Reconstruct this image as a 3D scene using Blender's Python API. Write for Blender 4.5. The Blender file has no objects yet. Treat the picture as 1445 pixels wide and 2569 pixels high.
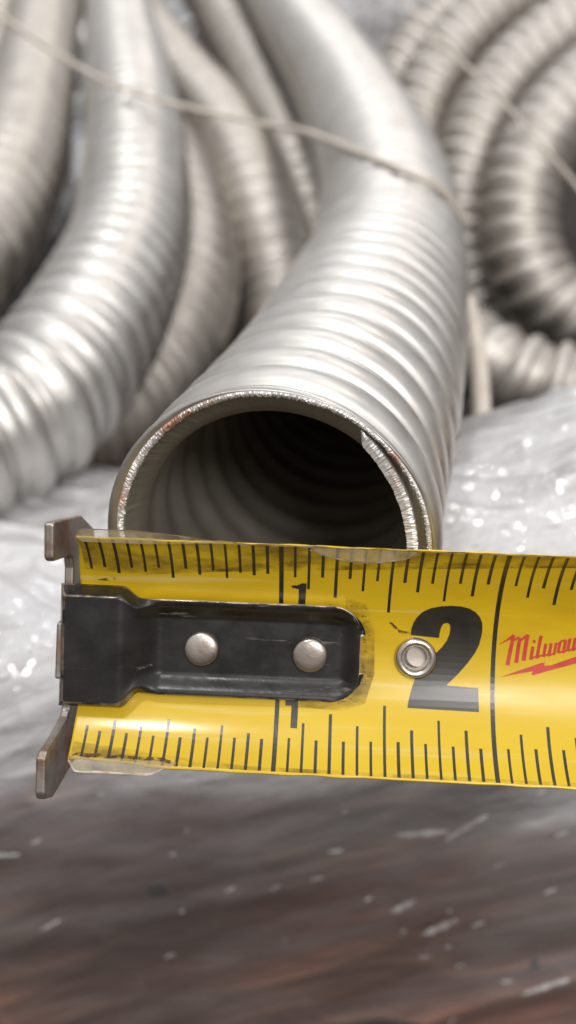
import bpy, bmesh, math
import numpy as np
from mathutils import Matrix, Vector

# ------------------------------------------------------------------ scene, camera, light
MM = 0.001
sc = bpy.context.scene
col = sc.collection
rng = np.random.default_rng(7)

cam_data = bpy.data.cameras.new('camera')
cam = bpy.data.objects.new('camera', cam_data)
col.objects.link(cam)
cam.location = (0, 0, 0.084)
cam.rotation_euler = (math.radians(60), 0, 0)          # looks 30 degrees down
cam_data.sensor_fit = 'VERTICAL'
cam_data.sensor_height = 24.0
cam_data.lens = 24.0 * 2225 / 2569
cam_data.clip_start = 0.005
cam_data.clip_end = 50
cam_data.dof.use_dof = True
cam_data.dof.focus_distance = 0.1015
cam_data.dof.aperture_fstop = 10.5
sc.camera = cam

world = bpy.data.worlds.new('World')
sc.world = world
world.use_nodes = True
wn = world.node_tree
wn.nodes.clear()
w_out = wn.nodes.new('ShaderNodeOutputWorld')
w_bg = wn.nodes.new('ShaderNodeBackground')
w_tc = wn.nodes.new('ShaderNodeTexCoord')
w_sep = wn.nodes.new('ShaderNodeSeparateXYZ')
w_map = wn.nodes.new('ShaderNodeMapRange')
w_ramp = wn.nodes.new('ShaderNodeValToRGB')
w_map.inputs['From Min'].default_value = -1
w_map.inputs['From Max'].default_value = 1
wn.links.new(w_tc.outputs['Generated'], w_sep.inputs[0])
wn.links.new(w_sep.outputs['Z'], w_map.inputs['Value'])
wn.links.new(w_map.outputs[0], w_ramp.inputs[0])
wn.links.new(w_ramp.outputs[0], w_bg.inputs['Color'])
wn.links.new(w_bg.outputs[0], w_out.inputs['Surface'])
e = w_ramp.color_ramp.elements                         # indoor room: dark floor, grey walls, pale ceiling
e[0].position, e[0].color = 0.40, (0.085, 0.068, 0.06, 1)
e[1].position, e[1].color = 0.85, (0.60, 0.60, 0.61, 1)
m_ = e.new(0.55); m_.color = (0.23, 0.21, 0.195, 1)
w_bg.inputs['Strength'].default_value = 1.08


def area_lamp(name, loc, target, sx, sy, power, color):
    l = bpy.data.lights.new(name, 'AREA')
    l.shape = 'RECTANGLE'; l.size = sx; l.size_y = sy
    l.energy = power; l.color = color
    o = bpy.data.objects.new(name, l)
    o.location = loc
    o.rotation_euler = (Vector(target) - Vector(loc)).to_track_quat('-Z', 'Y').to_euler()
    col.objects.link(o)
    return o


# compact overhead lamps, plus added panels behind the pile and behind the camera
area_lamp('back_glint_panel', (0.25, 2.0, 1.25), (0, 0.2, 0), 1.3, 0.7, 1.2, (0.96, 0.98, 1.0))  # added panel, throws broad glints onto the film
for lx, ly, lz in ((-0.55, 1.15, 1.9), (-0.1, 1.7, 1.7), (0.35, 2.2, 1.5)):
    area_lamp('overhead_lamp', (lx, ly, lz), (0, 0.2, 0), 0.09, 0.09, 1.8, (0.97, 0.985, 1.0))  # one back lamp split into a row to add film glints
area_lamp('overhead_lamp', (0.7, 0.95, 1.9), (0.1, 0.2, 0), 0.12, 0.12, 4.5, (1.0, 0.90, 0.81))
area_lamp('overhead_lamp', (-0.35, -0.3, 1.9), (0, 0.1, 0), 0.14, 0.14, 9.0, (1.0, 0.98, 0.95))  # added front lamp, brightens the tape
area_lamp('front_fill_panel', (0.4, -1.1, 1.1), (0.0, 0.1, 0), 0.5, 0.4, 11.0, (1.0, 0.97, 0.94))  # added fill for the front drop, tape and cut edge

vs = sc.view_settings
vs.view_transform = 'Standard'
vs.look = 'None'
vs.exposure = 0.16
vs.gamma = 1.0
sc.cycles.use_denoising = True
sc.cycles.max_bounces = 10
sc.cycles.transparent_max_bounces = 12
sc.cycles.sample_clamp_indirect = 6.0


# ------------------------------------------------------------------ helpers
def tag(o, label=None, cat=None, group=None, kind=None):
    if label: o['label'] = label
    if cat: o['category'] = cat
    if group: o['group'] = group
    if kind: o['kind'] = kind
    return o


def mesh_obj(name, verts, faces, mat, parent=None, smooth=True, flip=False):
    """verts in millimetres"""
    if flip: faces = [f[::-1] for f in faces]
    me = bpy.data.meshes.new(name)
    v = np.asarray(verts, dtype=np.float64) * MM
    me.from_pydata(v.tolist() if len(v) < 5000 else v, [], faces)
    me.materials.append(mat)
    if smooth:
        me.polygons.foreach_set('use_smooth', np.ones(len(me.polygons), bool))
    me.update()
    o = bpy.data.objects.new(name, me)
    col.objects.link(o)
    if parent: o.parent = parent
    return o


def grid_faces(ni, nj, wrap_j=False):
    i, j = np.meshgrid(np.arange(ni - 1), np.arange(nj if wrap_j else nj - 1), indexing='ij')
    a = i * nj + j
    b = i * nj + (j + 1) % nj
    return np.stack([a, b, b + nj, a + nj], -1).reshape(-1, 4).tolist()


def vnoise(x, y, seed):
    """smooth 2D value noise in -1..1"""
    r = np.random.default_rng(seed)
    tab = r.uniform(-1, 1, (256, 256))
    xi, yi = np.floor(x).astype(int), np.floor(y).astype(int)
    fx, fy = x - xi, y - yi
    fx, fy = fx * fx * (3 - 2 * fx), fy * fy * (3 - 2 * fy)
    g = lambda a, b: tab[a % 256, b % 256]
    return ((g(xi, yi) * (1 - fx) + g(xi + 1, yi) * fx) * (1 - fy)
            + (g(xi, yi + 1) * (1 - fx) + g(xi + 1, yi + 1) * fx) * fy)


def sstep(a, b, x):
    t = np.clip((x - a) / (b - a), 0, 1)
    return t * t * (3 - 2 * t)


def catmull(pts, n=24):
    p = np.asarray(pts, float)
    p = np.vstack([2 * p[0] - p[1], p, 2 * p[-1] - p[-2]])
    out = []
    for i in range(1, len(p) - 2):
        t = np.linspace(0, 1, n, endpoint=False)[:, None]
        out.append(0.5 * ((2 * p[i]) + (-p[i - 1] + p[i + 1]) * t
                          + (2 * p[i - 1] - 5 * p[i] + 4 * p[i + 1] - p[i + 2]) * t ** 2
                          + (-p[i - 1] + 3 * p[i] - 3 * p[i + 1] + p[i + 2]) * t ** 3))
    out.append(p[-2][None])
    return np.vstack(out)


class Path:
    """arc-length curve with a parallel-transported frame"""
    def __init__(self, pts, up=(0, 0, 1), n=24):
        q = catmull(pts, n)
        d = np.linalg.norm(np.diff(q, axis=0), axis=1)
        self.s = np.concatenate([[0], np.cumsum(d)])
        self.L = self.s[-1]
        T = np.gradient(q, axis=0)
        T /= np.linalg.norm(T, axis=1)[:, None]
        N2 = np.zeros_like(T)
        u = np.array(up, float)
        for i in range(len(q)):
            u = u - T[i] * u.dot(T[i]); u /= np.linalg.norm(u)
            N2[i] = u
        self.q, self.T, self.N2, self.N1 = q, T, N2, np.cross(T, N2)

    def at(self, s):
        f = lambda a: np.stack([np.interp(s, self.s, a[:, k]) for k in range(3)], -1)
        return f(self.q), f(self.T), f(self.N1), f(self.N2)


PROF_U = np.array([0, .05, .11, .19, .32, .46, .57, .64, .69, .74, .79, .85, .91, .96, 1.0])
PROF_R = np.array([-.95, -.90, -.42, -.14, -.01, 0, -.12, -.36, -.62, -.64, -.44, -.36, -.46, -.80, -.95])


def conduit_mesh(name, path, R, pitch, mat, parent=None, nth=56, prof_u=None, depth=1.0, wob=0.0, off=0.0):
    """interlocked flexible metal conduit: helical ribs swept along a path"""
    pu = PROF_U[:-1] if prof_u is None else prof_u
    nturn = int(path.L / pitch) + 2
    base = (np.arange(-1, nturn)[:, None] + pu[None, :]).reshape(-1)
    th = np.arange(nth + 1) / nth * 2 * math.pi
    S = (base[:, None] - off + (th / (2 * math.pi))[None, :]) * pitch
    Sc = np.clip(S, 0, path.L)
    keep = (S.max(1) > 0) & (S.min(1) < path.L)
    S, Sc = S[keep], Sc[keep]
    ph = (Sc / pitch - (th / (2 * math.pi))[None, :] + off) % 1.0
    r = R + depth * np.interp(ph, PROF_U, PROF_R)
    if wob:
        r = r + wob * vnoise(Sc / 9.0, np.repeat(th[None, :] * 1.2, len(Sc), 0), 31)
    q, T, N1, N2 = path.at(Sc)
    c, s = np.cos(th)[None, :, None], np.sin(th)[None, :, None]
    V = q + r[..., None] * (N1 * c + N2 * s)
    return mesh_obj(name, V.reshape(-1, 3), grid_faces(V.shape[0], V.shape[1]), mat, parent)


# ------------------------------------------------------------------ materials
def new_mat(name):
    m = bpy.data.materials.new(name)
    m.use_nodes = True
    nt = m.node_tree
    b = nt.nodes['Principled BSDF']
    return m, nt, b


def noise_node(nt, scale, detail=4, rough=0.55, coord='Object', stretch=None, rot=None):
    tc = nt.nodes.new('ShaderNodeTexCoord')
    n = nt.nodes.new('ShaderNodeTexNoise')
    n.inputs['Scale'].default_value = scale
    n.inputs['Detail'].default_value = detail
    n.inputs['Roughness'].default_value = rough
    if stretch or rot:
        src = tc.outputs[coord]
        for key, val in (('Rotation', rot), ('Scale', stretch)):     # turn first, then stretch
            if val:
                mp = nt.nodes.new('ShaderNodeMapping')
                mp.inputs[key].default_value = val
                nt.links.new(src, mp.inputs['Vector'])
                src = mp.outputs[0]
        nt.links.new(src, n.inputs['Vector'])
    else:
        nt.links.new(tc.outputs[coord], n.inputs['Vector'])
    return n


def ramp(nt, src, stops):
    r = nt.nodes.new('ShaderNodeValToRGB')
    els = r.color_ramp.elements
    while len(els) < len(stops): els.new(0.5)
    for el, (p, c) in zip(els, stops):
        el.position = p
        el.color = (c, c, c, 1) if isinstance(c, (int, float)) else (*c, 1)
    nt.links.new(src, r.inputs[0])
    return r


def bump(nt, src, bsdf, strength, dist):
    b = nt.nodes.new('ShaderNodeBump')
    b.inputs['Strength'].default_value = strength
    b.inputs['Distance'].default_value = dist
    nt.links.new(src, b.inputs['Height'])
    nt.links.new(b.outputs[0], bsdf.inputs['Normal'])
    return b


def mat_steel(name, c0, c1, r0, r1, bump_d=0.00004, metal=1.0):
    m, nt, b = new_mat(name)
    n = noise_node(nt, 90, 5)
    nt.links.new(ramp(nt, n.outputs['Fac'], [(0.3, c0), (0.7, c1)]).outputs[0], b.inputs['Base Color'])
    n2 = noise_node(nt, 260, 4)
    nt.links.new(ramp(nt, n2.outputs['Fac'], [(0.3, r0), (0.7, r1)]).outputs[0], b.inputs['Roughness'])
    b.inputs['Metallic'].default_value = 1.0
    b.inputs['Metallic'].default_value = metal
    n3 = noise_node(nt, 700, 3)
    bump(nt, n3.outputs['Fac'], b, 0.35, bump_d)
    return m


M_STEEL = mat_steel('galvanised_steel', (0.56, 0.54, 0.515), (0.69, 0.67, 0.645), 0.38, 0.54)
M_STEEL_OLD = mat_steel('dull_galvanised_steel', (0.50, 0.47, 0.43), (0.63, 0.595, 0.555), 0.44, 0.60)
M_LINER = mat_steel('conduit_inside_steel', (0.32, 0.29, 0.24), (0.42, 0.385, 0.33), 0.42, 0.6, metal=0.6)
M_NICKEL = mat_steel('nickel_plate', (0.46, 0.38, 0.32), (0.66, 0.62, 0.57), 0.2, 0.4, 0.00012)

# sawn metal edge: silver with coppery patches and saw scratches
M_CUT, nt, b = new_mat('sawn_metal_edge')
n = noise_node(nt, 210, 5, stretch=(1, 1, 0.5))
nt.links.new(ramp(nt, n.outputs['Fac'], [(0.36, (0.60, 0.36, 0.27)), (0.42, (0.70, 0.65, 0.61)), (0.52, (0.82, 0.81, 0.79))]).outputs[0], b.inputs['Base Color'])
b.inputs['Metallic'].default_value = 0.75
b.inputs['Roughness'].default_value = 0.45

M_YELLOW, nt, b = new_mat('yellow_tape_enamel')
n = noise_node(nt, 60, 6, 0.65, stretch=(0.35, 1, 1))
nt.links.new(ramp(nt, n.outputs['Fac'], [(0.30, (0.56, 0.35, 0.009)), (0.50, (0.71, 0.475, 0.012)), (0.75, (0.77, 0.54, 0.018))]).outputs[0], b.inputs['Base Color'])
b.inputs['Roughness'].default_value = 0.42
b.inputs['Coat Weight'].default_value = 0.45
b.inputs['Specular IOR Level'].default_value = 0.3
n = noise_node(nt, 160, 5, 0.6, stretch=(0.25, 1, 1))
nt.links.new(ramp(nt, n.outputs['Fac'], [(0.35, 0.09), (0.7, 0.30)]).outputs[0], b.inputs['Coat Roughness'])
n = noise_node(nt, 45, 4, 0.5, stretch=(0.3, 1, 1))
bump(nt, n.outputs['Fac'], b, 0.25, 0.0003)

sl_ = noise_node(nt, 900, 3, 0.6, stretch=(0.025, 1, 1))
sr_ = ramp(nt, sl_.outputs['Fac'], [(0.60, 0.0), (0.72, 0.35)])
mx = nt.nodes.new('ShaderNodeMixRGB')
old = b.inputs['Base Color'].links[0].from_socket
nt.links.new(sr_.outputs[0], mx.inputs[0]); nt.links.new(old, mx.inputs[1]); mx.inputs[2].default_value = (0.80, 0.70, 0.32, 1)
nt.links.new(mx.outputs[0], b.inputs['Base Color'])

M_INK, nt, b = new_mat('black_print')
n = noise_node(nt, 350, 4)
nt.links.new(ramp(nt, n.outputs['Fac'], [(0.3, (0.012, 0.010, 0.008)), (0.75, (0.035, 0.029, 0.016))]).outputs[0], b.inputs['Base Color'])
b.inputs['Roughness'].default_value = 0.45
b.inputs['Coat Weight'].default_value = 0.6
b.inputs['Coat Roughness'].default_value = 0.2

M_RED, nt, b = new_mat('red_print')
n = noise_node(nt, 500, 3)
nt.links.new(ramp(nt, n.outputs['Fac'], [(0.3, (0.50, 0.035, 0.02)), (0.7, (0.66, 0.07, 0.05))]).outputs[0], b.inputs['Base Color'])
b.inputs['Roughness'].default_value = 0.45
b.inputs['Coat Weight'].default_value = 0.4

M_BLACK, nt, b = new_mat('black_coated_hook')
n = noise_node(nt, 220, 5)
base = ramp(nt, n.outputs['Fac'], [(0.35, (0.010, 0.009, 0.009)), (0.75, (0.022, 0.020, 0.019))])
sc1 = noise_node(nt, 420, 6, 0.7, stretch=(0.18, 1.6, 1))
scr = ramp(nt, sc1.outputs['Fac'], [(0.63, 0.0), (0.70, 1.0)])
mx = nt.nodes.new('ShaderNodeMixRGB')
nt.links.new(scr.outputs[0], mx.inputs[0]); nt.links.new(base.outputs[0], mx.inputs[1]); mx.inputs[2].default_value = (0.16, 0.145, 0.13, 1)
geo = nt.nodes.new('ShaderNodeNewGeometry')
wr = ramp(nt, geo.outputs['Pointiness'], [(0.520, 0.0), (0.545, 1.0)])
wn_ = noise_node(nt, 500, 4)
wm = nt.nodes.new('ShaderNodeMath'); wm.operation = 'MULTIPLY'
nt.links.new(wr.outputs[0], wm.inputs[0])
nt.links.new(ramp(nt, wn_.outputs['Fac'], [(0.42, 0.0), (0.55, 1.0)]).outputs[0], wm.inputs[1])
mx2 = nt.nodes.new('ShaderNodeMixRGB')
nt.links.new(wm.outputs[0], mx2.inputs[0]); nt.links.new(mx.outputs[0], mx2.inputs[1]); mx2.inputs[2].default_value = (0.42, 0.33, 0.25, 1)
nt.links.new(mx2.outputs[0], b.inputs['Base Color'])
nt.links.new(wm.outputs[0], b.inputs['Metallic'])
n = noise_node(nt, 420, 5)
nt.links.new(ramp(nt, n.outputs['Fac'], [(0.35, 0.22), (0.7, 0.48)]).outputs[0], b.inputs['Roughness'])
n = noise_node(nt, 700, 5)
bump(nt, n.outputs['Fac'], b, 0.35, 0.0001)

M_WORN = mat_steel('worn_hook_edge', (0.62, 0.52, 0.40), (0.85, 0.80, 0.70), 0.3, 0.5, metal=0.8)

# hook ears: bare steel with rusty smears
M_HOOK, nt, b = new_mat('rusty_hook_steel')
n = noise_node(nt, 190, 5)
nt.links.new(ramp(nt, n.outputs['Fac'], [(0.38, (0.30, 0.17, 0.12)), (0.52, (0.36, 0.32, 0.28)), (0.7, (0.48, 0.44, 0.40))]).outputs[0], b.inputs['Base Color'])
b.inputs['Metallic'].default_value = 0.85
n = noise_node(nt, 300, 4)
nt.links.new(ramp(nt, n.outputs['Fac'], [(0.35, 0.3), (0.7, 0.55)]).outputs[0], b.inputs['Roughness'])
n = noise_node(nt, 1100, 4)
bump(nt, n.outputs['Fac'], b, 0.5, 0.0001)

# peeling clear layer of the tape
M_CLEAR, nt, b = new_mat('clear_tape_layer')
b.inputs['Base Color'].default_value = (0.46, 0.38, 0.22, 1)
b.inputs['Roughness'].default_value = 0.45
n = noise_node(nt, 380, 5)
nt.links.new(ramp(nt, n.outputs['Fac'], [(0.35, 0.18), (0.65, 0.7)]).outputs[0], b.inputs['Alpha'])
M_FRAY, nt, b = new_mat('frayed_layer_edge')
n = noise_node(nt, 500, 5)
nt.links.new(ramp(nt, n.outputs['Fac'], [(0.35, (0.30, 0.17, 0.08)), (0.6, (0.62, 0.52, 0.42))]).outputs[0], b.inputs['Base Color'])
b.inputs['Roughness'].default_value = 0.4
M_DIRT, nt, b = new_mat('brown_dirt')
n = noise_node(nt, 900, 5)
nt.links.new(ramp(nt, n.outputs['Fac'], [(0.35, (0.035, 0.018, 0.008)), (0.65, (0.12, 0.055, 0.015))]).outputs[0], b.inputs['Base Color'])
nt.links.new(ramp(nt, n.outputs['Fac'], [(0.42, 0.0), (0.55, 0.85)]).outputs[0], b.inputs['Alpha'])
b.inputs['Roughness'].default_value = 0.6

M_TINT, nt, b = new_mat('mottled_brown')
b.inputs['Base Color'].default_value = (0.10, 0.055, 0.022, 1)
b.inputs['Roughness'].default_value = 0.6
n = noise_node(nt, 260, 6, 0.7, stretch=(0.45, 1, 1))
nt.links.new(ramp(nt, n.outputs['Fac'], [(0.42, 0.0), (0.70, 0.55)]).outputs[0], b.inputs['Alpha'])

M_TWINE, nt, b = new_mat('beige_plastic_twine')
n = noise_node(nt, 200, 4)
nt.links.new(ramp(nt, n.outputs['Fac'], [(0.3, (0.56, 0.50, 0.43)), (0.7, (0.72, 0.66, 0.58))]).outputs[0], b.inputs['Base Color'])
b.inputs['Roughness'].default_value = 0.5

# brown packed floor under the film
M_BROWN, nt, b = new_mat('brown_board')
n = noise_node(nt, 15, 2, 0.4, stretch=(0.55, 1.0, 1.6), rot=(0, 0.36, 0))
nt.links.new(ramp(nt, n.outputs['Fac'], [(0.28, (0.120, 0.072, 0.055)), (0.44, (0.340, 0.195, 0.145)), (0.57, (0.510, 0.250, 0.170)), (0.70, (0.410, 0.295, 0.235))]).outputs[0], b.inputs['Base Color'])
b.inputs['Roughness'].default_value = 0.7
n = noise_node(nt, 90, 6)
bump(nt, n.outputs['Fac'], b, 0.4, 0.002)


M_FLOOR, nt, b = new_mat('shade_dark_floor')  # colour taken down to stand for the shade among the conduits
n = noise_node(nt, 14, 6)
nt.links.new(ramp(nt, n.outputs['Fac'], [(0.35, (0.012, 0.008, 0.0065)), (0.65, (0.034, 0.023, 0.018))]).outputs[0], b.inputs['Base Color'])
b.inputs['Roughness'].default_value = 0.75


def mat_film(name, stops, white):
    """layers of stretch film: milky in parts, glossy, partly see-through"""
    m, nt, b = new_mat(name)
    nt.nodes.remove(b)
    out = nt.nodes['Material Output']
    n = noise_node(nt, 24, 5, 0.6, stretch=(0.4, 1.0, 1.7), rot=(0, 0.30, 0))
    # film is less milky low down on the front, more on top of the pile
    tc = nt.nodes.new('ShaderNodeTexCoord'); sep = nt.nodes.new('ShaderNodeSeparateXYZ')
    nt.links.new(tc.outputs['Object'], sep.inputs[0])
    mr = nt.nodes.new('ShaderNodeMapRange')
    mr.inputs['From Min'].default_value = -0.085; mr.inputs['From Max'].default_value = -0.026
    mr.inputs['To Min'].default_value = -0.24; mr.inputs['To Max'].default_value = 0.24
    nt.links.new(sep.outputs['Z'], mr.inputs['Value'])
    ad = nt.nodes.new('ShaderNodeMath'); ad.operation = 'ADD'
    nt.links.new(n.outputs['Fac'], ad.inputs[0]); nt.links.new(mr.outputs[0], ad.inputs[1])
    al = ramp(nt, ad.outputs[0], stops)
    n2 = noise_node(nt, 85, 3, 0.5, stretch=(0.15, 1.3, 1.4), rot=(0.0, 0.30, -0.25))
    bp = nt.nodes.new('ShaderNodeBump')
    bp.inputs['Strength'].default_value = 1.0; bp.inputs['Distance'].default_value = 0.0034
    nt.links.new(n2.outputs['Fac'], bp.inputs['Height'])
    N_ = lambda t: nt.nodes.new(t)
    tr, df, gl, fr, m1, m2 = N_('ShaderNodeBsdfTransparent'), N_('ShaderNodeBsdfDiffuse'), N_('ShaderNodeBsdfGlossy'), N_('ShaderNodeFresnel'), N_('ShaderNodeMixShader'), N_('ShaderNodeMixShader')
    df.inputs['Color'].default_value = (*white, 1)
    n4 = noise_node(nt, 190, 5, 0.65, stretch=(0.3, 1.2, 1.4), rot=(0.0, 0.30, -0.25))
    bp2 = nt.nodes.new('ShaderNodeBump')
    bp2.inputs['Strength'].default_value = 1.0; bp2.inputs['Distance'].default_value = 0.0035
    nt.links.new(n4.outputs['Fac'], bp2.inputs['Height'])
    nt.links.new(bp2.outputs[0], df.inputs['Normal'])
    st_ = nt.nodes.new('ShaderNodeMapRange')                        # pulled tighter, so less crinkled, on the front
    st_.inputs['From Min'].default_value = -0.07; st_.inputs['From Max'].default_value = -0.028
    st_.inputs['To Min'].default_value = 0.22; st_.inputs['To Max'].default_value = 1.0
    nt.links.new(sep.outputs['Z'], st_.inputs['Value'])
    nt.links.new(st_.outputs[0], bp.inputs['Strength']); nt.links.new(st_.outputs[0], bp2.inputs['Strength'])
    gl.inputs['Roughness'].default_value = 0.085
    fr.inputs['IOR'].default_value = 1.9
    for q in (gl, fr): nt.links.new(bp.outputs[0], q.inputs['Normal'])
    nt.links.new(al.outputs[0], m1.inputs[0]); nt.links.new(tr.outputs[0], m1.inputs[1]); nt.links.new(df.outputs[0], m1.inputs[2])
    nt.links.new(fr.outputs[0], m2.inputs[0]); nt.links.new(m1.outputs[0], m2.inputs[1]); nt.links.new(gl.outputs[0], m2.inputs[2])
    nt.links.new(m2.outputs[0], out.inputs['Surface'])
    return m


M_FILM = mat_film('clear_stretch_film', [(0.24, 0.05), (0.50, 0.22), (0.72, 0.84)], (0.87, 0.87, 0.885))

M_GLINT, nt, b = new_mat('pale_glint_film')  # pale body colour stands in for highlights on the film
b.inputs['Base Color'].default_value = (0.70, 0.68, 0.67, 1)
b.inputs['Roughness'].default_value = 0.12
b.inputs['IOR'].default_value = 1.6
n = noise_node(nt, 120, 3)
nt.links.new(ramp(nt, n.outputs['Fac'], [(0.35, 0.25), (0.65, 0.7)]).outputs[0], b.inputs['Alpha'])

# ------------------------------------------------------------------ setting: brown ground
def profile_sheet(knots_l, knots_r, x0, x1, nx, nv, off=0.0, blend=(-48, -4)):
    """sheet draped over the front edge of the pile; knots are (y, z) seen from the side"""
    L = catmull([(0, *k) for k in knots_l], 30)[:, 1:]
    Rr = catmull([(0, *k) for k in knots_r], 30)[:, 1:]
    t = np.linspace(0, len(L) - 1, nv)
    ii = np.arange(len(L))
    L = np.stack([np.interp(t, ii, L[:, k]) for k in (0, 1)], -1)
    Rr = np.stack([np.interp(t, ii, Rr[:, k]) for k in (0, 1)], -1)
    xs = np.linspace(x0, x1, nx)
    w = sstep(*blend, xs)[:, None, None]
    yz = L[None] * (1 - w) + Rr[None] * w
    V = np.concatenate([np.repeat(xs[:, None, None], nv, 1), yz], -1)
    du = np.gradient(V, axis=0); dv = np.gradient(V, axis=1)
    N = np.cross(dv, du); N /= np.linalg.norm(N, axis=-1)[..., None]
    V[..., 2] += 0.32 * np.clip(V[..., 0] - 30, 0, 90) * sstep(120, 195, V[..., 1]) * sstep(300, 230, V[..., 1])
    return V + N * off, N


KL = [(262, -75), (232, -36), (200, -28), (155, -25), (131, -32), (126, -60), (117, -110), (96, -180)]
KR = [(262, -75), (232, -42), (200, -11), (150, 2), (126, -9), (123, -50), (115, -110), (96, -180)]
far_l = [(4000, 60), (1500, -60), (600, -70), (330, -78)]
far_r = [(4000, 60), (1500, -150), (800, -330), (400, -300)]  # sunk deep so the coil centre stays dark
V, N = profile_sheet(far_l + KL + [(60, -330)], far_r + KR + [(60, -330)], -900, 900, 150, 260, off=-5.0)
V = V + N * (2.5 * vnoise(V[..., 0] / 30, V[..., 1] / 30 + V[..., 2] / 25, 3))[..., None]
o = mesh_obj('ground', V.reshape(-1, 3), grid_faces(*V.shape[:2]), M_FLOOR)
tag(o, 'floor under the conduit pile, its brown darkened to stand for shade', 'ground', kind='structure')
V, N = profile_sheet(KL, KR, -160, 160, 200, 200, off=-2.5)
V = V + N * (1.2 * vnoise(V[..., 0] / 22, V[..., 1] / 22 + V[..., 2] / 18, 4))[..., None]
o = mesh_obj('packing_paper', V.reshape(-1, 3), grid_faces(*V.shape[:2]), M_BROWN)
tag(o, 'brown packing paper folded over the front edge beneath the clear film', 'packing paper')


def wrinkle(V, amp, seed):
    """pulled-film creases: long diagonal ridges with smaller crossing ones"""
    x = V[..., 0]; d = V[..., 1] * 0.8 - V[..., 2] * 1.0
    a = x * math.cos(0.30) - d * math.sin(0.30)
    c = x * math.sin(0.30) + d * math.cos(0.30)
    h = 1 - np.abs(vnoise(a / 60, c / 10, seed)) ** .8 * 2.4
    h += 0.55 * (1 - np.abs(vnoise(a / 26 + 9, c / 5.5, seed + 1)) * 2)
    h += 0.10 * (1 - np.abs(vnoise(a / 12, c / 4.0 + 5, seed + 2)) * 2)
    h += 0.5 * vnoise(x / 14, d / 14, seed + 3)
    for q, (la, lc, w_, am) in enumerate(((70, 13, .10, .9), (40, 7, .13, .55), (22, 16, .10, .5))):   # narrow standing creases
        m = vnoise(a / la + 3 * q, c / lc, seed + 10 + q)
        h += am * np.exp(-(m / w_) ** 2) * np.clip(.5 + vnoise(a / 16, c / 9, seed + 20 + q), 0, 1)
    return amp * h


V, N = profile_sheet(KL, KR, -115, 115, 560, 680)
V = V + N * (wrinkle(V, 1.6, 11) * (0.16 + 0.84 * sstep(-60, -24, V[..., 2])))[..., None]
o = mesh_obj('stretch_film', V.reshape(-1, 3), grid_faces(*V.shape[:2]), M_FILM)
tag(o, 'crumpled clear stretch film draped under the cut conduit end and over the brown edge', 'plastic film')

# small pale pleats added as glint streaks on the film; too many and too small to count
film, FV, FN = o, V, N
pv, pf = [], []
pr = np.random.default_rng(12)
nth, nseg = 8, 14
made = {'front': 0, 'top': 0}
want = {'front': 56, 'top': 170}
while made['front'] < want['front'] or made['top'] < want['top']:
    i0, j0 = pr.integers(10, 550), pr.integers(120, 670)
    p = FV[i0, j0]
    zone = 'front' if p[2] < -38 else 'top'
    if made[zone] >= want[zone] or p[2] < -125 or abs(p[0]) > 85: continue
    if pr.uniform() > (0.35 + 0.65 * float(sstep(-30, 40, p[0]))): continue
    made[zone] += 1
    big = pr.uniform() < .22
    L = pr.uniform(5, 11) if big else pr.uniform(0.8, 3.2)
    w = pr.uniform(.4, .8) if big else pr.uniform(.18, .4)
    sl = 0.30 + pr.normal(0, .16)
    t = np.linspace(-.5, .5, nseg)
    fi = np.clip(i0 + t * L / .41 * math.cos(sl), 0, 558); fj = np.clip(j0 - t * L / .44 * math.sin(sl), 0, 678)
    ii, jj = fi.astype(int), fj.astype(int)
    a_, b_ = (fi - ii)[:, None], (fj - jj)[:, None]
    q = (FV[ii, jj] * (1 - a_) + FV[ii + 1, jj] * a_) * (1 - b_) + (FV[ii, jj + 1] * (1 - a_) + FV[ii + 1, jj + 1] * a_) * b_
    n_ = FN[i0, j0]
    T = q[-1] - q[0]; T /= np.linalg.norm(T)
    B = np.cross(n_, T); B /= np.linalg.norm(B)
    r = w * np.sqrt(np.clip(1 - (2 * t) ** 2, 0.0, 1)) * (1 + .25 * np.sin(t * 17 + i0))
    th = np.arange(nth) / nth * 2 * math.pi
    lean = pr.uniform(-.4, .4)
    ring = q[:, None] + r[:, None, None] * (B * np.cos(th)[:, None] + (n_ + lean * B) * (.9 * np.sin(th)[:, None]))[None]
    k0 = len(pv) * nseg * nth
    pv.append(ring.reshape(-1, 3))
    pf += [[v + k0 for v in f] for f in grid_faces(nseg, nth, True)]
o = mesh_obj('glint_pleat', np.vstack(pv), pf, M_GLINT, film)
o['kind'] = 'stuff'

# film-wrapped bundle far behind the conduits
xs, ys = np.linspace(-330, 360, 260), np.linspace(0, 1, 120)
X, Y = np.meshgrid(xs, ys, indexing='ij')
V = np.stack([X, 720 + 180 * Y + 15 * vnoise(X / 60, Y * 5, 5), -80 + 130 * sstep(40, 130, X) + 330 * Y ** 0.8 + 14 * vnoise(X / 40, Y * 8, 6) + 5 * vnoise(X / 12, Y * 20, 8)], -1)
o = mesh_obj('wrapped_bundle', V.reshape(-1, 3), grid_faces(*V.shape[:2]), M_FILM)
tag(o, 'pale film-wrapped bundle far behind the conduits', 'bundle')

# ------------------------------------------------------------------ conduits
R0, PITCH, OFF0 = 20.9, 9.6, 0.65
main = bpy.data.objects.new('flexible_conduit', None)
main.empty_display_size = 0.01
col.objects.link(main)
tag(main, 'ribbed steel conduit with a freshly sawn open end behind the yellow tape', 'conduit', 'ribbed steel conduits')
mp = Path([(-2.4, 91, 25.4), (1.5, 112, 23.6), (8, 138, 23), (17, 184, 23), (27, 243, 24), (31, 317, 34), (24, 466, 51), (-2, 600, 84), (-35, 768, 134)])
conduit_mesh('outer_wall', mp, R0, PITCH, M_STEEL, main, nth=120, depth=2.3, wob=0.10, off=OFF0)

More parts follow.
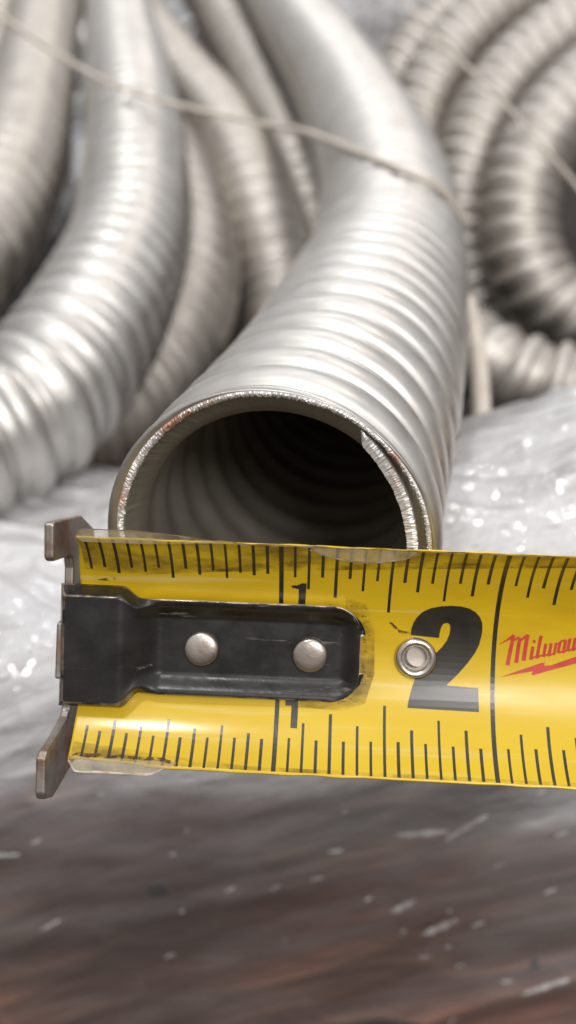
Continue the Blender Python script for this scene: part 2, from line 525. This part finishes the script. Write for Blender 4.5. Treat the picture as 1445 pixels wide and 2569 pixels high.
NT = 1200
TH = np.arange(NT + 1) / NT * 2 * math.pi
DEG = np.degrees((TH + math.pi) % (2 * math.pi) - math.pi)           # -180..180, 0 right, 90 top
jit = lambda a, seed, sc_=1.0: a * np.random.default_rng(seed).uniform(-1, 1, NT + 1) * sc_


def ang(deg, pts):
    d = np.where(deg < -90, deg + 360, deg)                           # -90..270
    return np.interp(d, [p[0] for p in pts], [p[1] for p in pts])


def lathe(name, rings, mat, sel=None, smooth=True):
    """rings: list of (s, r) arrays over TH"""
    s_ = np.array([np.broadcast_to(a, TH.shape) for a, _ in rings])
    r_ = np.array([np.broadcast_to(a, TH.shape) for _, a in rings])
    q, T, N1, N2 = mp.at(np.maximum(s_, 0))
    q = q + T * np.minimum(s_, 0)[..., None]
    V = q + r_[..., None] * (N1 * np.cos(TH)[None, :, None] + N2 * np.sin(TH)[None, :, None])
    F = grid_faces(len(rings), NT + 1)
    if sel is not None:
        F = [f for f in F if sel[f[0] % (NT + 1)]]
    return mesh_obj(name, V.reshape(-1, 3), F, mat, main, smooth)


ph0 = (OFF0 - TH / (2 * math.pi)) % 1.0
r_out = R0 + 2.3 * np.interp(ph0, PROF_U, PROF_R)
w_out_ = ang(DEG, [(-90, 0.8), (20, 0.75), (58, 0.7), (100, 0.85), (118, 1.0), (150, 1.15), (200, 1.15), (270, .9)])
r_top = r_out - ang(DEG, [(-90, .4), (20, .45), (60, .15), (100, .2), (125, .7), (160, 1.15), (200, 1.15), (270, .5)])
r_in_edge = r_top - 0.72 * w_out_ * (1 + 0.10 * vnoise(TH * 30, TH * 0, 51)) + jit(0.10, 1)
r_lip = R0 + 2.3 * np.interp((OFF0 + 0.12 / PITCH - TH / (2 * math.pi)) % 1.0, PROF_U, PROF_R)
lathe('rolled_lip', [(0.12, r_lip + 0.0), (0.0, r_out + .04), (-0.05, r_out * .7 + r_top * .3), (-.06, r_top + .12), (.02, r_top)], M_STEEL)
lathe('cut_edge', [(0.25, r_top + 0.02), (-0.06 + jit(0.05, 2), r_top), (-0.16 + jit(0.07, 3), r_top * .66 + r_in_edge * .34),
                   (-0.14 + jit(0.07, 4), r_top * .34 + r_in_edge * .66), (0.0 + jit(0.10, 5), r_in_edge), (0.8, r_in_edge)], M_CUT, None, False)
# folded strip: a recessed channel, then a second sawn edge on the right-hand side only
has_inner = (DEG < 58) & (DEG > -100)
tp = np.clip((59 - DEG) / 55, 0, 1) ** .8
r_b1 = (R0 - 2.75 - 0.25 * np.clip((40 - DEG) / 60, 0, 1)) * tp + (r_top - .9 * w_out_) * (1 - tp)
r_b0 = r_b1 - (0.1 + 1.15 * sstep(59, 54, DEG)) * (1 + 0.03 * vnoise(TH * 26, TH * 0, 52)) + jit(0.06, 9)
lathe('inner_cut_edge', [(1.5, r_b1), (0.05 + jit(0.1, 6), r_b1 + jit(0.08, 16)), (-0.05 + jit(0.07, 7), r_b1 * .6 + r_b0 * .4), (0.0 + jit(0.07, 8), r_b0), (1.2, r_b0)], M_CUT, has_inner, False)
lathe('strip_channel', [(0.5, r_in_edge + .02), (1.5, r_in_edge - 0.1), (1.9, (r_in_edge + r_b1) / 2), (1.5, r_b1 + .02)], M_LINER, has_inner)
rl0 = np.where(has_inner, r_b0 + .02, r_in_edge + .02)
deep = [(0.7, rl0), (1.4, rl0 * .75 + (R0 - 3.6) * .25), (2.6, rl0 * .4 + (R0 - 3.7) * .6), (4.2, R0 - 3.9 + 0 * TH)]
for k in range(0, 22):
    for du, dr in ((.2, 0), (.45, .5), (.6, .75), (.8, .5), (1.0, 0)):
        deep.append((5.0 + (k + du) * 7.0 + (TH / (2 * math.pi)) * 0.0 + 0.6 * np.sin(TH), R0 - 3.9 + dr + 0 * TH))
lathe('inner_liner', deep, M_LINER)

LOW_U = np.array([0, .08, .18, .38, .58, .70, .84, .93])
G = 'ribbed steel conduits'


def conduit(pts, R, label, pitch=12.5, mat=M_STEEL_OLD, nth=40):
    o = conduit_mesh('flexible_conduit', Path(pts), R, pitch, mat, None, nth, LOW_U, 5.0)
    return tag(o, label, 'conduit', G)


conduit([(-130, 759, 119), (-101, 608, 78), (-70, 439, 45), (-59, 366, 28), (-54, 311, 13), (-56, 259, 3), (-64, 219, -6), (-78, 201, -12), (-95, 191, -16)],
        20.5, 'brighter ribbed conduit bending down onto the film beside the sawn one', 10.0, M_STEEL, 64)
conduit([(-83, 513, 30), (-57, 454, 10), (-44, 408, -9), (-42, 366, -23), (-49, 321, -33), (-62, 288, -40), (-80, 268, -46)],
        21.5, 'ribbed conduit curving underneath the bent one on the film')
conduit([(-160, 810, 126), (-108, 699, 74), (-66, 599, 42), (-33, 518, 20), (-14, 446, -6), (-2, 395, -36), (2, 340, -56)],
        22.0, 'ribbed conduit crossing behind the twine between two nearer conduits')
conduit([(-92, 840, 138), (-52, 739, 84), (-24, 648, 46), (-3, 561, 15), (10, 500, -12), (18, 462, -36), (30, 425, -62)],
        22.0, 'hindmost ribbed conduit beside the sawn one, before the wrapped bundle')
conduit([(-154, 713, 119), (-138, 571, 72), (-119, 449, 42), (-109, 376, 26), (-108, 316, 12), (-116, 277, 3)],
        20.0, 'shaded ribbed conduit inside the bend, across the dark gap')
conduit([(-196, 768, 134), (-178, 616, 71), (-158, 489, 31), (-155, 419, 9), (-163, 377, -2)],
        20.0, 'outermost ribbed conduit beyond the shaded one by the twine end')
conduit([(49, 384, -24), (62, 349, -32), (79, 322, -38), (104, 312, -42), (131, 308, -42), (160, 316, -39), (190, 335, -40)],
        17.0, 'short run of ribbed conduit lying flat before the coil')

# upright coil on the right: one long conduit wound in a loose cone facing the camera
cf, cn = np.array([179., 533, -33]), np.array([138., 410, -6])
e1 = np.array([1., 0, 0]); e2 = np.array([0, 0.5, 0.866])
pts = []
for k in range(0, 75):
    t = k / 74
    a = math.radians(70 + 360 * 3.75 * t)
    rad = 172 * (1 - t) + 50 * t + 5.0 * math.sin(2.3 * a) + 3.0 * math.sin(5.1 * t * 6)      # loose, uneven loops
    c = cf * (1 - t) + cn * t + np.array([30, 0, 8]) + np.array([4 * math.sin(a * .7), 5 * math.sin(a * 1.3 + 1), 5 * math.cos(a * .6)])
    pts.append(tuple(c + rad * (e1 * math.cos(a) + e2 * math.sin(a))))
o = conduit_mesh('conduit_coil', Path(pts, n=8), 18.5, 9.5, M_STEEL_OLD, None, 40, LOW_U, 2.8)
tag(o, 'coil of ribbed steel conduit wound in rings around a dark centre', 'conduit coil')


# ------------------------------------------------------------------ twine
def tube(name, pts, rads, mat, parent=None, nth=12, ns=80):
    p = Path(pts)
    s = np.linspace(0, p.L, ns)
    q, T, N1, N2 = p.at(s)
    r = np.interp(s, np.linspace(0, p.L, len(rads)), rads)
    th = np.arange(nth + 1) / nth * 2 * math.pi
    V = q[:, None] + r[:, None, None] * (N1[:, None] * np.cos(th)[None, :, None] + N2[:, None] * np.sin(th)[None, :, None])
    return mesh_obj(name, V.reshape(-1, 3), grid_faces(ns, nth + 1), mat, parent)


o = tube('twine', [(-135, 410, 92), (-92, 389, 67), (-59, 369, 54), (-12, 346, 46), (6, 310, 47), (29, 243, 46), (38, 237, 43), (47, 243, 33)], [1.0], M_TWINE)
tag(o, 'thin beige twine stretched over the conduits and the sawn one', 'twine')
o = tube('twine', [(45, 403, 84), (57, 391, 72), (75, 371, 56), (90, 350, 41), (106, 335, 24), (125, 325, 2)], [0.7], M_TWINE)
tag(o, 'thin beige twine strung across the conduit coil', 'twine')
o = tube('plastic_strip', [(54, 262, 6), (54.5, 252, 0), (55, 243, -6), (54, 229, -14), (53, 214, -24), (52, 205, -34)], [2.2, 2.6, 2.2], M_TWINE)
tag(o, 'pale plastic strip hanging beside the sawn conduit onto the film', 'plastic strip')

# ------------------------------------------------------------------ tape measure
tape = bpy.data.objects.new('tape_measure', None)
tape.empty_display_size = 0.01
col.objects.link(tape)
rot = Matrix(((0.99854, 0.03692, -0.03939), (-0.05175, 0.44683, -0.89312), (-0.01538, 0.89386, 0.44809)))
tape.matrix_world = Matrix.Translation(Vector((-0.98, 83.85, 16.68)) * MM) @ rot.to_4x4()
tag(tape, 'worn yellow steel tape measure blade with black end hook held across the conduit', 'tape measure')
BR, HALF = 16.311, 15.17                       # cup radius and half width of the blade


def bl(s, a, lift=0.0):
    """blade coordinates (along, arc across) -> tape space, lift toward the viewer"""
    t = np.asarray(a, float) / BR
    r = BR - lift
    s = np.asarray(s, float)
    return np.stack([s - 25.4 + 0 * t, r * np.sin(t) + 0 * s, BR - r * np.cos(t) + 0 * s], -1)


EY = (41.6, -0.35)
ns, na = 330, 72
ss = np.concatenate([np.linspace(1.6, 62, 250), np.linspace(62.5, 190, 80)])
aa = np.linspace(-1, 1, na)
S, A = np.meshgrid(ss, aa, indexing='ij')
edge_t = HALF + 0.10 * vnoise(S / 3.0, S * 0, 61) + 0.07 * vnoise(S / 0.9, S * 0, 62)
edge_b = HALF - 0.20 + 0.10 * vnoise(S / 3.0, S * 0 + 9, 63) - 0.7 * sstep(14, 3, S)
Aw = np.where(A > 0, A * edge_t, A * edge_b)
Sx = S + np.where(S < 4, (4 - S) / 2.4, 0) * (0.7 * sstep(8, 15, Aw) + 0.1 * sstep(-10, -15, Aw))
V = bl(Sx, Aw).reshape(-1, 3)
F = grid_faces(ns, na)
cen = np.stack([Sx, Aw], -1).reshape(-1, 2)
F = [f for f in F if np.hypot(*(cen[f].mean(0) - EY)) > 1.62]
blade = mesh_obj('blade', V, F, M_YELLOW, tape, flip=True)
sm = blade.modifiers.new('thickness', 'SOLIDIFY'); sm.thickness = 0.00018; sm.offset = -1


def decal(name, polys, mat, lift=0.03, parent=None):
    """flat print: polygons in blade coordinates laid on the curved blade"""
    bm = bmesh.new()
    for p in polys:
        vs_ = [bm.verts.new((x, y, 0)) for x, y in p]
        try: bm.faces.new(vs_)
        except ValueError: pass
    bmesh.ops.triangulate(bm, faces=bm.faces[:])
    for y in np.arange(-15, 15.1, 0.75):
        bmesh.ops.bisect_plane(bm, geom=bm.verts[:] + bm.edges[:] + bm.faces[:], plane_co=(0, y, 0), plane_no=(0, 1, 0), dist=1e-6)
    for v in bm.verts:
        v.co = Vector(bl(v.co.x, v.co.y, lift)) * MM
    bmesh.ops.recalc_face_normals(bm, faces=bm.faces[:])
    me = bpy.data.meshes.new(name)
    bm.to_mesh(me); bm.free()
    me.materials.append(mat)
    o = bpy.data.objects.new(name, me)
    col.objects.link(o)
    o.parent = parent or tape
    return o


ticks_t, ticks_b = [], []
IN16 = 25.4 / 16
for k in range(2, 72):
    s = k * IN16
    if k % 16 == 0: continue
    kind = 0 if k % 2 else (1 if k % 4 else (2 if k % 8 else 3))
    if k < 16:
        et, eb = [10.1, 9.5, 9.0, 8.9][kind], [10.9, 10.0, 9.3, 9.1][kind]
    else:
        et, eb = [9.6, 8.0, 7.0, 5.05][kind], [10.5, 8.75, 7.6, 6.05][kind]
    hw = 0.165 + 0.02 * math.sin(k * 5.1)
    jt = 0.15 * math.sin(k * 3.7)
    ticks_t.append([(s - hw, et + jt), (s + hw, et + jt), (s + hw, HALF - 0.18), (s - hw, HALF - 0.18)])
    ticks_b.append([(s - hw, -HALF + 0.45 + 0.7 * float(sstep(14, 3, s))), (s + hw, -HALF + 0.45 + 0.7 * float(sstep(14, 3, s))), (s + hw, -eb - jt), (s - hw, -eb - jt)])
for k in (1, 2, 3, 4):
    s, hw = 25.4 * k, 0.26
    ticks_t.append([(s - hw, 0), (s + hw, 0), (s + hw, HALF - .18), (s - hw, HALF - .18)])
    ticks_b.append([(s - hw, -HALF + .42), (s + hw, -HALF + .42), (s + hw, 0), (s - hw, 0)])
decal('upper_graduation', ticks_t, M_INK)
decal('lower_graduation', ticks_b, M_INK)

two = [(40.93, 2.39), (40.92, 3.07), (41.09, 3.89), (41.49, 4.71), (42.11, 5.46), (42.97, 5.97), (44.14, 6.31), (45.32, 6.44), (46.52, 6.41),
       (47.52, 6.16), (48.31, 5.68), (48.88, 5.02), (49.19, 4.28), (49.28, 3.46), (49.21, 2.57), (49.02, 1.52), (48.58, 0.49), (47.8, -0.71),
       (46.79, -1.97), (45.34, -3.47), (49.14, -3.59), (49.2, -6.39), (40.79, -6.29), (40.93, -5.39), (41.22, -4.18), (41.57, -3.04),
       (42.15, -2.03), (43.1, -0.77), (43.89, 0.19), (44.68, 1.09), (45.19, 1.9), (45.46, 2.71), (45.52, 3.45), (45.43, 3.9), (45.2, 4.11),
       (44.85, 4.11), (44.57, 3.89), (44.38, 3.39), (44.3, 2.82), (44.25, 2.19)]
decal('numeral_two', [two], M_INK, 0.034)
decal('numeral_one', [[(26.59, 8.34), (27.36, 8.43), (27.74, 8.73), (28.34, 8.76), (28.2, 4.0), (27.42, 4.0), (27.45, 7.84), (26.65, 8.04)]], M_INK, 0.034)
decal('numeral_one', [[(26.28, -5.2), (27.91, -5.2), (27.86, -9.31), (27.08, -9.3), (27.1, -6.67), (26.36, -6.7)]], M_INK, 0.034)


# red script word with a bolt under it; strokes are (from, to, width)
def stroke(a, b, w0, w1=None):
    w1 = w1 or w0
    a, b = np.array(a, float), np.array(b, float)
    d = (b - a) / np.linalg.norm(b - a); n = np.array([-d[1], d[0]])
    return [tuple(a - n * w0), tuple(b - n * w1), tuple(b + n * w1), tuple(a + n * w0)]


st = [stroke((51.39, 1.74), (52.5, 2.45), .02, .12), stroke((52.4, 2.4), (53.06, 2.95), .13, .2),
      stroke((52.51, -0.74), (53.0, 2.9), .24, .2),
      stroke((53.0, 2.2), (53.62, 2.75), .08, .14), stroke((53.52, -0.41), (53.75, 2.68), .24, .2),
      stroke((53.72, 2.1), (54.4, 2.9), .08, .16), stroke((54.37, -0.12), (54.62, 3.1), .25, .22)]


def low_letter(kind, x, y):
    """small italic script letters on a rising baseline (x, y)"""
    sl, h = 0.10, 1.62
    P_ = lambda u, v: (x + u + sl * v, y + v + 0.16 * u)
    if kind == 'i': return [stroke(P_(0, 0), P_(0, h), .19), stroke(P_(0, 2.1), P_(0.05, 2.42), .17), stroke(P_(0, .08), P_(.5, .35), .1)]
    if kind == 'l': return [stroke(P_(0, 0), P_(0, 2.8), .19), stroke(P_(0, .08), P_(.5, .35), .1)]
    if kind == 'w': return [stroke(P_(0, 0), P_(0, h), .18), stroke(P_(0.62, 0), P_(.62, h), .18), stroke(P_(1.2, .1), P_(1.2, h), .15),
                            stroke(P_(0, .1), P_(.62, .3), .11), stroke(P_(.62, .1), P_(1.2, .3), .11), stroke(P_(1.1, h - .1), P_(1.6, h - .2), .1)]
    if kind == 'a': return [stroke(P_(0, .1), P_(0, h - .15), .18), stroke(P_(.62, 0), P_(.62, h), .18), stroke(P_(0, h - .12), P_(.62, h), .11),
                            stroke(P_(0, .1), P_(.62, .2), .11), stroke(P_(.62, .05), P_(1.0, .3), .1)]
    if kind == 'u': return [stroke(P_(0, .1), P_(0, h), .18), stroke(P_(.62, 0), P_(.62, h), .18), stroke(P_(0, .1), P_(.62, .25), .11), stroke(P_(.62, .05), P_(1.0, .3), .1)]
    if kind == 'k': return [stroke(P_(0, 0), P_(0, 2.7), .18), stroke(P_(.05, .8), P_(.65, h), .12), stroke(P_(.1, .85), P_(.7, 0), .14)]
    if kind == 'e': return [stroke(P_(0, .1), P_(0, h - .1), .17), stroke(P_(0, h - .12), P_(.5, h - .2), .12), stroke(P_(.5, h - .1), P_(.4, .8), .12), stroke(P_(0, .6), P_(.45, .85), .1), stroke(P_(0, .1), P_(.7, .3), .1)]


x = 55.2
for ch, adv in zip('ilwaukee', (0.72, 0.76, 1.66, 1.1, 1.1, 1.0, .85, .85)):
    st += low_letter(ch, x, 0.02 + (x - 55.2) * 0.285)
    x += adv
decal('red_script', st, M_RED, 0.036)
bolt = [(51.72, -2.18), (54.41, -1.11), (56.54, -0.26), (56.92, -0.24), (56.76, -0.6), (57.53, -0.56), (60.48, 0.66), (63.6, 2.0), (63.4, 1.5), (66.6, 2.9),
        (63.6, 1.2), (63.8, 0.75), (61.9, 0.1), (60.53, -0.16), (57.21, -1.23), (55.55, -1.79), (55.34, -1.66), (55.6, -1.3)]
decal('red_bolt', [bolt], M_RED, 0.036)

# dirt scuffs worn into the print around the hook plate and along the lower corner
sc_polys = []
for k in range(70):
    t = rng.uniform(-1, 1)
    if k < 45:
        a0 = t * 6.0; s0 = 35.1 + (0.2 - 1.6 * max(0, abs(t) - .55)) + rng.exponential(0.28)
    else:
        s0 = 30.5 + 4 * rng.uniform(); a0 = (6.1 if t > 0 else -5.9) + rng.normal(0, .12) - (s0 - 33) * .3 * (1 if t > 0 else -1) * (s0 > 33)
    l, w = rng.uniform(.06, .28), rng.uniform(.02, .06)
    sc_polys.append([(s0 - l, a0 - w), (s0 + l, a0 - w * .4), (s0 + l * .8, a0 + w), (s0 - l * .7, a0 + w * .6)])
for k in range(26):
    s0, a0 = rng.uniform(2.2, 12.5), -HALF + 1.05 + rng.exponential(.16) + 0.0
    l, w = rng.uniform(.15, .6), rng.uniform(.04, .16)
    sc_polys.append([(s0 - l, a0 - w), (s0 + l, a0 - w * .4), (s0 + l * .8, a0 + w), (s0 - l * .7, a0 + w * .6)])
decal('dirt_scuff', sc_polys, M_DIRT, 0.042)
decal('dirt_smear', [[(3.6, 8.0), (5.2, 7.9), (7.0, 8.7), (6.0, 8.5), (5.6, 8.6), (4.6, 8.3)]], M_DIRT, 0.042)
decal('dirt_smear', [[(38.2, 3.9), (39.5, 2.6), (41.0, 2.45), (40.9, 2.75), (39.6, 2.95), (38.6, 3.9)]], M_DIRT, 0.042)


decal('brown_tint', [[(2.4, 15.0), (2.4, 9.5), (9, 9.0), (16, 9.8), (24, 12.0), (40, 13.0), (62, 13.4), (62, 15.0)]], M_TINT, 0.046)  # mottled brown tint, widest at the upper left
decal('brown_tint', [[(33.0, 7.0), (35.4, 6.2), (36.6, 3.5), (36.8, -2.5), (35.8, -6.0), (33, -7.0), (28, -6.8), (28, -5.4), (33, -5.2), (34.6, -3), (34.6, 3), (33, 5.5)]], M_TINT, 0.046)
decal('brown_tint', [[(1.9, -13.9), (1.9, -12.2), (7, -12.6), (13, -13.4), (22, -14.2), (60, -14.3), (60, -14.75), (14, -14.75)]], M_TINT, 0.046)

# peeling clear layer along the edges
def ribbon(name, s0, s1, fa, fb, mat, n=70, m=5, parent=None):
    """strip between two edge curves; fa/fb(s) -> (arc, lift)"""
    s = np.linspace(s0, s1, n)
    a0, l0 = fa(s); a1, l1 = fb(s)
    rows = []
    for t in np.linspace(0, 1, m):
        rows.append(bl(s, a0 * (1 - t) + a1 * t, l0 * (1 - t) + l1 * t))
    V = np.stack(rows, 1)
    o = mesh_obj(name, V.reshape(-1, 3), grid_faces(n, m), mat, parent or tape)
    return o


nz = lambda s, k, a: a * vnoise(s / 1.3, s * 0 + k, 70 + k)
up = lambda s: sstep(2.0, 3.2, s) * sstep(20, 9, s)
c1 = ribbon('clear_layer', 2.3, 20, lambda s: (HALF + .05 + 0 * s, 0.1 + 0.5 * up(s)), lambda s: (HALF + 0.15 + 1.15 * up(s) + nz(s, 1, .08), -0.3 * up(s)), M_CLEAR)
ribbon('frayed_edge', 2.3, 20.4, lambda s: (HALF + 0.12 + 1.15 * up(s) + nz(s, 1, .08), -0.3 * up(s)), lambda s: (HALF + 0.30 + 1.15 * up(s) + nz(s, 2, .08), -0.32 * up(s)), M_FRAY, parent=c1)
ribbon('frayed_edge', 2.3, 19.5, lambda s: (HALF - 0.16 + nz(s, 3, .08), 0.15 + .25 * up(s)), lambda s: (HALF + .08 + nz(s, 4, .06), .25 + .25 * up(s)), M_FRAY, parent=c1)
cr = lambda s: np.sin(np.clip((s - 29) / 11.5, 0, 1) * math.pi) ** .7
c2 = ribbon('clear_layer', 29, 40.5, lambda s: (HALF - 0.05 + 0 * s, 0.15 + 0 * s), lambda s: (HALF - .25 - 1.0 * cr(s) + nz(s, 5, .05), .25 + .7 * cr(s)), M_CLEAR)
ribbon('frayed_edge', 28.6, 40.8, lambda s: (HALF - .22 - 1.0 * cr(s) + nz(s, 5, .05), .27 + .7 * cr(s)), lambda s: (HALF - .45 - 1.02 * cr(s) + nz(s, 6, .06), .3 + .7 * cr(s)), M_FRAY, parent=c2)
ribbon('frayed_edge', 20, 75, lambda s: (HALF - 0.10 + nz(s, 7, .10), .06 + 0 * s), lambda s: (HALF + .18 + nz(s, 8, .12), .05 + 0 * s), M_FRAY, n=300)
dn = lambda s: sstep(1.6, 3.0, s) * sstep(14.5, 11, s)
c3 = ribbon('clear_layer', 1.8, 14.2, lambda s: (-HALF + 1.0 + 0 * s, 0.1 + .15 * dn(s)), lambda s: (-HALF + .7 - 1.3 * dn(s) + nz(s, 9, .12), .1 - .2 * dn(s)), M_CLEAR)
ribbon('frayed_edge', 1.8, 14.2, lambda s: (-HALF + .72 - 1.3 * dn(s) + nz(s, 9, .12), .1 - .2 * dn(s)), lambda s: (-HALF + .55 - 1.3 * dn(s) + nz(s, 10, .12), .08 - .2 * dn(s)), M_FRAY, parent=c3)
ribbon('frayed_edge', 1.8, 13.6, lambda s: (-HALF + .95 + nz(s, 11, .15) + .5 * dn(s), 0.16 + .1 * dn(s)), lambda s: (-HALF + .70 + nz(s, 12, .2) + .35 * dn(s), 0.2 + .1 * dn(s)), M_DIRT, parent=c3)

# hook: black coated plate riveted on the blade, bent into a steel end plate with ears
hook = bpy.data.objects.new('hook', None)
hook.empty_display_size = 0.005
col.objects.link(hook)
hook.parent = tape
s_k = np.concatenate([np.linspace(-.7, 12, 70), np.linspace(12.3, 31.5, 40), np.linspace(31.6, 34.9, 40)])
v_k = np.concatenate([np.linspace(-1, -.55, 22), np.linspace(-.5, .5, 16), np.linspace(.55, 1, 22)])
S, Vv = np.meshgrid(s_k, v_k, indexing='ij')
hd = sstep(9.0, 6.6, S)                                           # 1 on the head, 0 on the tongue
cap = np.clip((S - 31.6) / 3.3, 0, 1)
capw = 3.2 * (1 - np.sqrt(np.clip(1 - cap ** 2, 0, 1)))
ytop = 5.75 * (1 - hd) + 7.05 * hd - capw
ybot = -5.55 * (1 - hd) - 7.65 * hd + capw
Yk = np.where(Vv >= 0, Vv * ytop, -Vv * ybot)
dist = np.minimum(np.minimum(ytop - Yk, Yk - ybot), (35.2 - S) * 0.95)
rim = 1.35 * sstep(2.5, 0.2, dist)
z_t = 0.95 + rim + 0.25 * sstep(34, 12, S)
d_h = np.minimum(np.minimum(ytop - Yk, Yk - ybot), (S + .75))
z_h = 1.7 + 2.5 * sstep(0.0, 1.15, d_h) ** .7
hz = sstep(11.5, 6.6, S)
Zk = z_t * (1 - hz) + z_h * hz
V = np.stack([S - 25.4, Yk, Zk], -1)
plate = mesh_obj('hook_plate', V.reshape(-1, 3), grid_faces(*S.shape), M_BLACK, hook, flip=True)
plate.data.materials.append(M_WORN)
sm = plate.modifiers.new('thickness', 'SOLIDIFY'); sm.thickness = 0.00085; sm.offset = -1; sm.material_offset_rim = 1
sm.use_flip_normals = False

poly = [(14.97, 8.0), (14.8, 7.9), (14.75, -3.2), (12.8, -9), (8, -10.5), (-8, -10.5), (-13, -9), (-15.2, -5.6), (-17.0, 6.4), (-16.2, 9.2), (-15.4, 9.7), (-11.4, 9.6), (-10.9, 8.8), (-10.4, 5.4),
        (-9.2, 1.0), (-8.6, .2), (-4.3, .2), (-4.1, 3.2), (2.5, 2.9), (2.8, .2), (8.7, .2), (10.0, .7), (10.3, 1.4), (10.35, 7.6), (10.7, 8.2), (14.6, 8.4)]
poly = poly[1:]
bm = bmesh.new()
fv = [bm.verts.new((-0.85, y, z)) for y, z in poly]
f0 = bm.faces.new(fv)
ex = bmesh.ops.extrude_face_region(bm, geom=[f0])
for v in [g for g in ex['geom'] if isinstance(g, bmesh.types.BMVert)]:
    v.co.x += 1.15
bmesh.ops.recalc_face_normals(bm, faces=bm.faces[:])
for v in bm.verts: v.co = Vector((v.co.x - 25.4, v.co.y, v.co.z)) * MM
me = bpy.data.meshes.new('hook_end_plate'); bm.to_mesh(me); bm.free()
me.materials.append(M_HOOK)
o = bpy.data.objects.new('hook_end_plate', me); col.objects.link(o); o.parent = hook
bv = o.modifiers.new('bevel', 'BEVEL'); bv.width = 0.00025; bv.segments = 3; bv.limit_method = 'ANGLE'


def lathe_local(name, prof, c, mat, parent, n=48, rough=0.0, seed=0):
    """prof: (r, z) rows turned about a line toward the viewer at blade point c"""
    th = np.arange(n) / n * 2 * math.pi
    V = []
    r_ = np.random.default_rng(seed)
    for r, z in prof:
        jr = rough * r_.uniform(-1, 1, n)
        V.append(np.stack([c[0] - 25.4 + (r + jr) * np.cos(th), c[1] + (r + jr) * np.sin(th), z + 0 * th], -1))
    return mesh_obj(name, np.vstack(V), grid_faces(len(prof), n, True), mat, parent)


for k, (s0, y0) in enumerate(((16.14, -0.22), (29.04, -0.36))):
    lathe_local('rivet', [(2.02, .7), (2.1, 1.15), (2.1, 1.35), (2.0, 1.55), (1.8, 1.68), (1.4, 1.78), (.8, 1.84), (.02, 1.86)], (s0, y0), M_NICKEL, hook, rough=.012, seed=k)
lathe_local('eyelet', [(2.42, 0.02), (2.5, .28), (2.44, .55), (2.25, .78), (1.95, .88), (1.68, .80), (1.5, .58), (1.40, .2), (1.36, -.5), (1.42, -1.0), (1.7, -1.15), (2.2, -1.0), (2.3, -.4)],
            (EY[0], EY[1]), M_NICKEL, tape, rough=.015, seed=4)
lathe_local('hole_filler_disc', [(1.3, -.75), (.7, -.72), (.02, -.7)], (EY[0] + 0.35, EY[1] + .05), M_TWINE, tape)  # pale disc added to fill the eyelet hole with a bright tone
